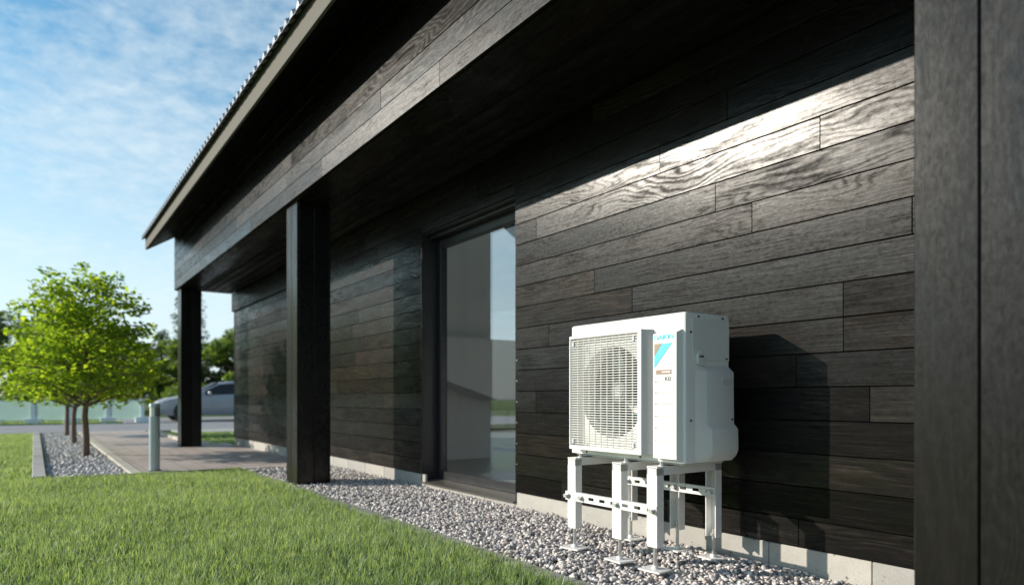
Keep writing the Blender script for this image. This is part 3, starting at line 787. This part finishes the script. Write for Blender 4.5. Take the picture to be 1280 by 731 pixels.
obj('handle_lip', boxes(((SX + .0220, 2.686, .912), (SX + .0300, 2.752, .918)), bevel=.001), 'white_plastic', cover)
obj('lug', prism([(2.525, .985), (2.565, .975), (2.572, 1.012), (2.552, 1.045), (2.525, 1.030)], 'x', SX + .003, SX + .016), 'white_plastic', unit)
sc = bmesh.new(); cyl(sc, (0, 0, 0), (.004, 0, 0), .0055, .0045, n=10); scm = finish(sc, 40)
for y, z in ((2.540, 1.205), (2.715, 1.205), (2.487, 1.130), (2.487, .720), (2.745, 1.012)):
    obj('screw', scm, 'screw_dark', unit, (SX + .0026, y, z))
obj('screw', scm, 'screw_dark', cover, (SX + .0238, 2.758, .722))
for y in (2.538, 2.553): obj('screw', scm, 'screw_dark', unit, (SX + .0165, y, 1.018))
for x in (-2.80, -2.40):
    o = obj('screw', scm, 'screw_dark', unit, (x, UY0 - .0005, .534)); o.rotation_euler = (0, 0, R(-90))
obj('base_rail', boxes(((UX0 + .02, UY0 + .02, UZ0 - .012), (UX1 - .03, UY1 - .01, UZ0 - .001)), bevel=.003), 'grey_paint', unit)

# ------------------------------------------------------------------ the steel stand under it
stand = thing('unit_stand', (-2.53, 2.6, 0), 'white steel stand of slotted channels on threaded feet under the heat pump', 'stand')
LXS = (-2.822, -2.476, -2.240); FY, BY2 = 2.365, 2.830; LT, LB = .497, .128; LW = .064
def channel_leg():
    bm = bmesh.new(); h0, h1 = 0, LT - LB; w = LW / 2; d = .045; t = .005
    pts = [(-w, 0), (w, 0), (w, d), (w - t, d), (w - t, t), (-w + t, t), (-w + t, d), (-w, d)]
    v0 = [bm.verts.new((x, y, h0)) for x, y in pts]; v1 = [bm.verts.new((x, y, h1)) for x, y in pts]
    for i in range(8): bm.faces.new((v0[i], v0[(i+1) % 8], v1[(i+1) % 8], v1[i]))
    bm.faces.new(v0[::-1]); bm.faces.new(v1)
    return finish(bm)
legm = channel_leg()
rodm = bmesh.new(); cyl(rodm, (0, 0, .014), (0, 0, LB + .02), .0085, n=10); cyl(rodm, (0, 0, LB - .014), (0, 0, LB - .001), .016, n=6); rodm = finish(rodm, 40)
platem = bmesh.new(); add_box(platem, (-.062, -.05, 0), (.062, .05, .008)); cyl(platem, (0, 0, .008), (0, 0, .022), .018, .014, n=12); platem = finish(platem)
boltm = bmesh.new(); cyl(boltm, (0, 0, 0), (0, -.006, 0), .015, n=14); cyl(boltm, (0, -.006, 0), (0, -.020, 0), .011, n=6); boltm = finish(boltm, 40)
for x in LXS:
    for y, flip in ((FY, 0), (BY2, 1)):
        o = obj('leg', legm, 'stand_white', stand, (x, y, LB))
        if flip: o.rotation_euler = (0, 0, R(180))
        yc = y + (.022 if not flip else -.022)
        obj('threaded_rod', rodm, 'galvanised', stand, (x, yc, .018))
        p = obj('foot_plate', platem, 'stand_white', stand, (x, yc, .017)); p.rotation_euler = (0, 0, R(random.uniform(-9, 9)))
    obj('beam', boxes(((-LW / 2, 0, 0), (LW / 2, BY2 - FY, .005)), ((-LW / 2, 0, -.036), (-LW / 2 + .005, BY2 - FY, 0)), ((LW / 2 - .005, 0, -.036), (LW / 2, BY2 - FY, 0))), 'stand_white', stand, (x, FY, LT + .003))
    for y in (FY + .10, BY2 - .08):
        obj('rubber_pad', boxes(((-.025, -.02, 0), (.025, .02, .0045)), bevel=.001), 'rubber', stand, (x, y, LT + .0085))
    o = obj('clamp_bolt', boltm, 'galvanised', stand, (x + .012, FY + .055, LT + .008)); o.rotation_euler = (R(-90), 0, 0)
def slotted_bar(x0, x1, h):
    bm = bmesh.new(); n = 8; cell = (x1 - x0) / n; t = .004
    def bx(a, b, z0, z1): add_box(bm, (a, 0, z0), (b, t, z1))
    bx(x0, x1, h * .17, h / 2); bx(x0, x1, -h / 2, -h * .17)
    for i in range(n + 1):
        c = x0 + i * cell; a = max(x0, c - cell * .25); b = min(x1, c + cell * .25)
        add_box(bm, (a, .0002, -h * .17), (b, t - .0002, h * .17))
    add_box(bm, (x0, t, h / 2 - .004), (x1, t + .018, h / 2))
    return finish(bm)
zb = .300
obj('slotted_bar', slotted_bar(LXS[0] - .045, LXS[2] + .034, .046), 'stand_white', stand, (0, FY - .0055, zb))
obj('slotted_bar', slotted_bar(LXS[0] - .045, LXS[2] + .034, .046), 'stand_white', stand, (0, BY2 - .052, zb + .055))
for x in (LXS[0] - .030, LXS[0] + .085, LXS[1] + .004, LXS[2] + .012):
    obj('bolt', boltm, 'galvanised', stand, (x, FY - .006, zb))
for x in LXS: obj('bolt', boltm, 'galvanised', stand, (x + .01, BY2 - .053, zb + .055))

# ------------------------------------------------------------------ bollard light
bo = thing('bollard_light', (-8.70, 1.12, 0), 'slim grey bollard light at the corner of the paved terrace', 'bollard light')
bm = bmesh.new(); cyl(bm, (0, 0, 0), (0, 0, .62), .056, n=24); obj('post', finish(bm, 40), 'bollard_paint', bo, (-8.70, 1.12, 0))
bm = bmesh.new(); cyl(bm, (0, 0, .62), (0, 0, .725), .049, n=24); obj('lens', finish(bm, 40), 'lamp_lens', bo, (-8.70, 1.12, 0))
bm = bmesh.new()
for k in range(-6, 7):
    a0, a1 = R(85 + k * 15), R(85 + (k + 1) * 15 - .1)
    v = [bm.verts.new((r * math.cos(a), r * math.sin(a), z)) for z in (.62, .728) for a, r in ((a0, .0505), (a1, .0505), (a1, .057), (a0, .057))]
    for f in ((0, 1, 5, 4), (1, 2, 6, 5), (2, 3, 7, 6), (3, 0, 4, 7), (0, 3, 2, 1), (4, 5, 6, 7)): bm.faces.new([v[i] for i in f])
obj('shade', finish(bm, 40), 'bollard_cap', bo, (-8.70, 1.12, 0))
bm = bmesh.new(); cyl(bm, (0, 0, .726), (0, 0, .765), .058, .052, n=24); obj('cap', finish(bm, 40), 'bollard_paint', bo, (-8.70, 1.12, 0))
bm = bmesh.new(); cyl(bm, (0, 0, 0), (0, 0, .012), .075, n=24); obj('base_plate', finish(bm, 40), 'bollard_cap', bo, (-8.70, 1.12, 0))

# ------------------------------------------------------------------ trees
def leaf_mesh(name, centres, radii, per, size, mat, flat=.5, droop=.25, bright=None):
    V, F, T = [], [], []; base = 0
    for c, r, n in zip(centres, radii, per):
        d = rng.normal(0, 1, (n, 3)); d /= np.linalg.norm(d, axis=1)[:, None]
        rr = r * rng.uniform(.15, 1, n) ** .5
        p = np.array(c) + d * rr[:, None] * np.array([1, 1, flat])
        s_ = size * rng.uniform(.65, 1.3, n)
        az = rng.uniform(0, 2 * np.pi, n); tilt = rng.normal(-droop, .45, n); roll = rng.normal(0, .5, n)
        ax = np.stack([np.cos(az) * np.cos(tilt), np.sin(az) * np.cos(tilt), np.sin(tilt)], 1)
        up = np.stack([-np.cos(az) * np.sin(tilt), -np.sin(az) * np.sin(tilt), np.cos(tilt)], 1)
        sd = np.cross(ax, up); sd = sd * np.cos(roll)[:, None] + up * np.sin(roll)[:, None]
        nn = np.cross(sd, ax)
        A = p - ax * (s_ * .5)[:, None]; B = p + ax * (s_ * .55)[:, None]; M = p + nn * (s_ * -.06)[:, None]
        Lf = p + sd * (s_ * .34)[:, None] + nn * (s_ * .05)[:, None]; Rt = p - sd * (s_ * .34)[:, None] + nn * (s_ * .05)[:, None]
        V.append(np.stack([A, Lf, B, Rt, M], 1).reshape(-1, 3))
        f = np.array([[0, 4, 1], [1, 4, 2], [2, 4, 3], [3, 4, 0]])
        F.append((f[None] + (base + np.arange(n) * 5)[:, None, None]).reshape(-1)); base += 5 * n
        T.append(np.repeat(np.clip(rng.normal(.5, .25, n), 0, 1), 5))
    return rawmesh(name, np.concatenate(V), np.concatenate(F), 3, mat, np.concatenate(T), False)
def young_tree_meshes(seed):
    rr = random.Random(seed); bm = bmesh.new()
    zf = .80; wob = [(rr.uniform(-.02, .02), rr.uniform(-.02, .02)) for _ in range(9)]
    tp = [(wob[i][0] * i * .6, wob[i][1] * i * .6, -.06 + i * .33) for i in range(9)]
    tube(bm, tp, [.052, .045, .040, .036, .030, .024, .018, .012, .006])
    centres, radii, per = [], [], []
    def prof(z):                                     # crown radius by height
        t = (z - .72) / (2.84 - .72)
        return 1.15 * math.sqrt(max(0, 1 - t ** 1.7)) * min(1, .72 + 1.3 * t) * (1 - .12 * t) + .06
    nl = 72
    for i in range(nl):
        t = (i + .5) / nl; z0 = .70 + 1.72 * t ** 1.15; az = i * 2.3999 + rr.uniform(-.35, .35)
        zt = z0 + rr.uniform(.12, .42) * (1 - .3 * t); L = prof(zt) * rr.uniform(.72, 1.08)
        k = min(7, max(0, int((z0 + .06) / .33))); fr = (z0 + .06) / .33 - k
        b = Vector(tp[k]).lerp(Vector(tp[k + 1]), min(1, fr))
        e = Vector((math.cos(az) * L, math.sin(az) * L, zt)); mid = b.lerp(e, .5) + Vector((0, 0, .10 * L))
        r0 = .016 * (1 - .6 * t) + .003
        tube(bm, [b, b.lerp(mid, .6), mid, mid.lerp(e, .55), e], [r0, r0 * .8, r0 * .62, r0 * .42, r0 * .2], 6)
        m = max(2, int(L / .22))
        for j in range(m):
            s_ = .28 + .72 * (j + .5) / m; c = (b.lerp(mid, s_ * 2) if s_ < .5 else mid.lerp(e, s_ * 2 - 1))
            side = rr.uniform(-.22, .22) * L; c2 = c + Vector((-math.sin(az) * side, math.cos(az) * side, rr.uniform(-.05, .06)))
            tube(bm, [c, c.lerp(c2, .5) + Vector((0, 0, .02)), c2], [r0 * .3, r0 * .22, .0012], 4)
            centres.append(c2[:]); radii.append(rr.uniform(.15, .27)); per.append(rr.randint(20, 34))
        centres.append(e[:]); radii.append(rr.uniform(.10, .16)); per.append(rr.randint(14, 22))
    for j in range(5): centres.append((rr.uniform(-.1, .1), rr.uniform(-.1, .1), 2.45 + .09 * j)); radii.append(.15 - .015 * j); per.append(16)
    return finish(bm, 60), leaf_mesh('crown', centres, radii, per, .080, 'young_leaf', .7, .25)
tm = [young_tree_meshes(3), young_tree_meshes(8)]
for i, (x, y, s_, rz_, lab) in enumerate(((-11.74, .62, 1.0, .3, 'nearest young leafy tree in the gravel bed, with the thickest trunk'),
                                         (-15.05, .61, .95, 2.2, 'middle of the three young trees in the gravel bed'),
                                         (-18.30, .60, .97, 4.1, 'farthest of the three young trees in the gravel bed'))):
    t = thing('young_tree', (x, y, -.03), lab, 'tree', 'young trees in the gravel bed'); a, b = tm[i % 2]
    for nm, me, mt in (('trunk', a, 'bark'), ('crown', b, None)):
        o = obj(nm, me, mt, t, (x, y, -.03)); o.scale = (s_, s_, s_); o.rotation_euler = (0, 0, rz_)
def big_tree_meshes(seed, kind):
    rr = random.Random(seed); bm = bmesh.new(); H = 1.0
    centres, radii, per = [], [], []
    if kind == 'round':
        tube(bm, [(0, 0, -.02), (.01, 0, .2), (0, .01, .45), (0, 0, .8)], [.035, .028, .02, .006])
        for i in range(34):
            z = rr.uniform(.16, .93); t = (z - .1) / .86; w = .40 * math.sqrt(max(.04, 1 - (2 * t - .85) ** 2 * .8)); az = rr.uniform(0, 6.283); q = w * math.sqrt(rr.uniform(.1, 1))
            e = Vector((math.cos(az) * q, math.sin(az) * q, z)); tube(bm, [(0, 0, z * .55), e * .6 + Vector((0, 0, z * .25)), e], [.010, .006, .002], 5)
            centres.append(e[:]); radii.append(rr.uniform(.09, .15)); per.append(300)
        sz = .044
    elif kind == 'tall':
        tube(bm, [(0, 0, -.02), (0, 0, .5), (0, 0, .98)], [.02, .014, .003])
        for i in range(30):
            z = .10 + .88 * i / 29; w = .13 * (1.05 - z) ** .6 + .02; az = i * 2.4
            e = Vector((math.cos(az) * w * .7, math.sin(az) * w * .7, z)); tube(bm, [(0, 0, z - .04), e], [.005, .002], 5)
            centres.append(e[:]); radii.append(.05 + w * .35); per.append(120)
        sz = .026
    else:                                             # wide shrub
        for i in range(26):
            az = rr.uniform(0, 6.283); q = .75 * math.sqrt(rr.uniform(0, 1)); z = rr.uniform(.15, .82) * (1.05 - .45 * q)
            e = Vector((math.cos(az) * q, math.sin(az) * q, z)); tube(bm, [(e.x * .3, e.y * .3, -.02), e * .6, e], [.014, .010, .003], 5)
            centres.append(e[:]); radii.append(rr.uniform(.15, .24)); per.append(200)
        sz = .06
    return finish(bm, 60), leaf_mesh('crown', centres, radii, per, sz, 'bluish_leaf' if kind == 'tall' else 'dark_leaf', .8, .2)
BT = {'round': [big_tree_meshes(21, 'round'), big_tree_meshes(22, 'round')], 'tall': [big_tree_meshes(31, 'tall')], 'wide': [big_tree_meshes(41, 'wide')]}
def bg_tree(kind, x, y, h, label, rz_=0, v=0, wide=1.0):
    t = thing({'round': 'leafy_tree', 'tall': 'slender_tree', 'wide': 'shrub'}[kind], (x, y, -.05), label, 'shrub' if kind == 'wide' else 'tree', 'greenery beyond the road')
    a, b = BT[kind][v % len(BT[kind])]
    for nm, me, mt in (('trunk' if kind != 'wide' else 'stems', a, 'bark'), ('crown', b, None)):
        o = obj(nm, me, mt, t, (x, y, -.05)); o.scale = (h * wide, h * wide, h); o.rotation_euler = (0, 0, rz_)
bg_tree('round', -52, -2.0, 6.6, 'dark leafy tree at the left edge behind the glass fence', .4, 0)
bg_tree('round', -55, 4.4, 5.6, 'dark rounded tree behind the crown of the nearest young tree', 1.9, 1, 1.2)
bg_tree('round', -50, 8.0, 5.2, 'rounded tree just left of the far porch post', 3.0, 0, 1.2)
bg_tree('tall', -62, 10.6, 10.5, 'tall slender bluish tree rising behind the far porch post', .5, 0)
bg_tree('tall', -70, 9.6, 7.0, 'lower slender bluish tree left of the far porch post', 1.5, 0)
bg_tree('round', -46, 11.3, 5.6, 'bushy tree right of the far porch post above the car roof', 5.0, 1, 1.15)
bg_tree('round', -60, 18.0, 7.5, 'leafy tree half hidden behind the far house corner', 2.2, 0, 1.15)
bg_tree('wide', -40, 7.4, 2.4, 'low wide shrub behind the bonnet of the grey car', .7, 0)
bg_tree('wide', -42, 2.6, 2.2, 'low wide shrub behind the fence, below the nearest young tree', 2.9, 0)
bg_tree('wide', -42, -1.6, 2.4, 'low wide shrub at the left edge behind the fence', 1.2, 0)
bg_tree('wide', -41, 12.5, 2.6, 'low wide shrub behind the roof of the grey car', 4.2, 0)

# ------------------------------------------------------------------ glass fence by the road
fe = thing('glass_fence', (-27.2, 0, 0), 'low fence of pale green frosted glass panels between white posts by the road', 'fence')
fy = [-.04 + 1.053 * k for k in range(-7, 4)]
for a in fy:
    obj('post', boxes(((-.06, -.06, -.1), (.06, .06, .80)), bevel=.006), 'fence_white', fe, (-27.2, a, 0))
    obj('footing', boxes(((-.16, -.22, -.1), (.16, .22, .16)), bevel=.02), 'fence_white', fe, (-27.2, a, 0))
for a, b in zip(fy, fy[1:]):
    obj('panel', boxes(((-.008, a + .063, .10), (.008, b - .063, .74))), 'frosted_glass', fe, (-27.2, 0, 0))
    obj('rail', boxes(((-.03, a + .063, .742), (.03, b - .063, .772)), bevel=.004), 'fence_white', fe, (-27.2, 0, 0))

# ------------------------------------------------------------------ parked car (front toward -Y)
CX, CY = -27.9, 3.55
car = thing('parked_car', (CX, CY + 2.3, 0), 'grey blue car parked beyond the house, partly behind the far porch post', 'car')
def car_body():
    # stations along the length: y, half width, sill z, belt z, roof z, roof half width
    st = [(0.00, .55, .36, .58, .60, .50), (.10, .72, .24, .68, .72, .62), (.45, .84, .20, .78, .84, .72), (1.05, .88, .20, .88, .95, .74), (1.35, .89, .20, .92, 1.02, .72),
          (1.75, .89, .20, .94, 1.24, .66), (2.15, .90, .20, .95, 1.42, .61), (2.6, .90, .20, .96, 1.475, .60), (3.2, .90, .20, .97, 1.46, .59), (3.75, .89, .20, .98, 1.36, .58),
          (4.15, .87, .22, 1.0, 1.16, .60), (4.45, .82, .28, .96, 1.02, .64), (4.58, .70, .38, .80, .84, .58)]
    bm = bmesh.new(); rows = []
    for y, w, zs, zb, zr, rw in st:
        h = [(w * .92, zs), (w, zs + .12), (w * 1.0, (zs + zb) / 2), (w * .985, zb), (rw * 1.02, zb + (zr - zb) * .82), (rw * .86, zr - .012), (rw * .4, zr)]
        row = [bm.verts.new((x, y, z)) for x, z in h] + [bm.verts.new((-x, y, z)) for x, z in h[::-1]]
        rows.append(row)
    n = len(rows[0])
    for a, b in zip(rows, rows[1:]):
        for i in range(n): bm.faces.new((a[i], a[(i+1) % n], b[(i+1) % n], b[i]))
    bm.faces.new(rows[0][::-1]); bm.faces.new(rows[-1])
    return finish(bm, 50)
o = obj('body', car_body(), 'car_paint', car, (CX, CY, 0))
for sx in (1, -1):
    def sidewin(ys0, ys1):
        p = []
        pts = {1.60: (.955, 1.10), 2.15: (.97, 1.34), 2.75: (.985, 1.385), 2.85: (.985, 1.385), 3.35: (1.0, 1.36), 3.9: (1.02, 1.22)}
        ys = [y for y in pts if ys0 <= y <= ys1]
        bm = bmesh.new(); q = []
        def xs(y, z):
            t = (z - .95) / .5; return sx * (.905 - .27 * max(0, t))
        low = [bm.verts.new((xs(y, pts[y][0]), y, pts[y][0])) for y in ys]; up = [bm.verts.new((xs(y, pts[y][1]) + sx * .004, y, pts[y][1])) for y in ys]
        for i in range(len(ys) - 1): bm.faces.new((low[i], low[i+1], up[i+1], up[i]))
        g = bmesh.ops.extrude_face_region(bm, geom=bm.faces[:]); bmesh.ops.translate(bm, vec=(-sx * .03, 0, 0), verts=[e for e in g['geom'] if isinstance(e, bmesh.types.BMVert)])
        return finish(bm)
    for a, b in ((1.60, 2.75), (2.85, 3.9)): obj('side_window', sidewin(a, b), 'car_dark', car, (CX, CY, 0))
    obj('wing_mirror', boxes(((-.10, -.05, -.06), (.10, .05, .06)), bevel=.03, seg=2), 'rim', car, (CX + sx * 1.0, CY + 1.72, 1.02))
    obj('headlight', boxes(((-.16, -.10, -.05), (.16, .10, .05)), bevel=.03, seg=2), 'headlight', car, (CX + sx * .60, CY + .14, .66))
    for y in (.92, 3.62):
        bm = bmesh.new(); cyl(bm, (-.10, 0, 0), (.10, 0, 0), .32, n=28); w = obj('wheel', finish(bm, 40), 'tyre', car, (CX + sx * .80, CY + y, .315))
        bm = bmesh.new(); cyl(bm, (sx * .101, 0, 0), (sx * .115, 0, 0), .215, .17, n=10); obj('rim', finish(bm, 20), 'rim', w, (CX + sx * .80, CY + y, .315))
        bm = bmesh.new(); cyl(bm, (sx * .0, 0, 0), (sx * .092, 0, 0), .375, n=28); obj('wheel_arch', finish(bm, 40), 'car_dark', car, (CX + sx * .815, CY + y, .33))
    for y in (2.25, 3.15): obj('door_handle', boxes(((-.02, -.09, -.015), (.02, .09, .015)), bevel=.008), 'rim', car, (CX + sx * .905, CY + y + .3, .86))
wsm = bmesh.new(); vs_ = [wsm.verts.new(p) for p in ((-.66, 1.40, 1.05), (.66, 1.40, 1.05), (.54, 2.08, 1.415), (-.54, 2.08, 1.415))]
f = wsm.faces.new(vs_); g = bmesh.ops.extrude_face_region(wsm, geom=[f]); bmesh.ops.translate(wsm, vec=(0, .01, -.03), verts=[e for e in g['geom'] if isinstance(e, bmesh.types.BMVert)])
obj('windscreen', finish(wsm), 'car_dark', car, (CX, CY, .012))
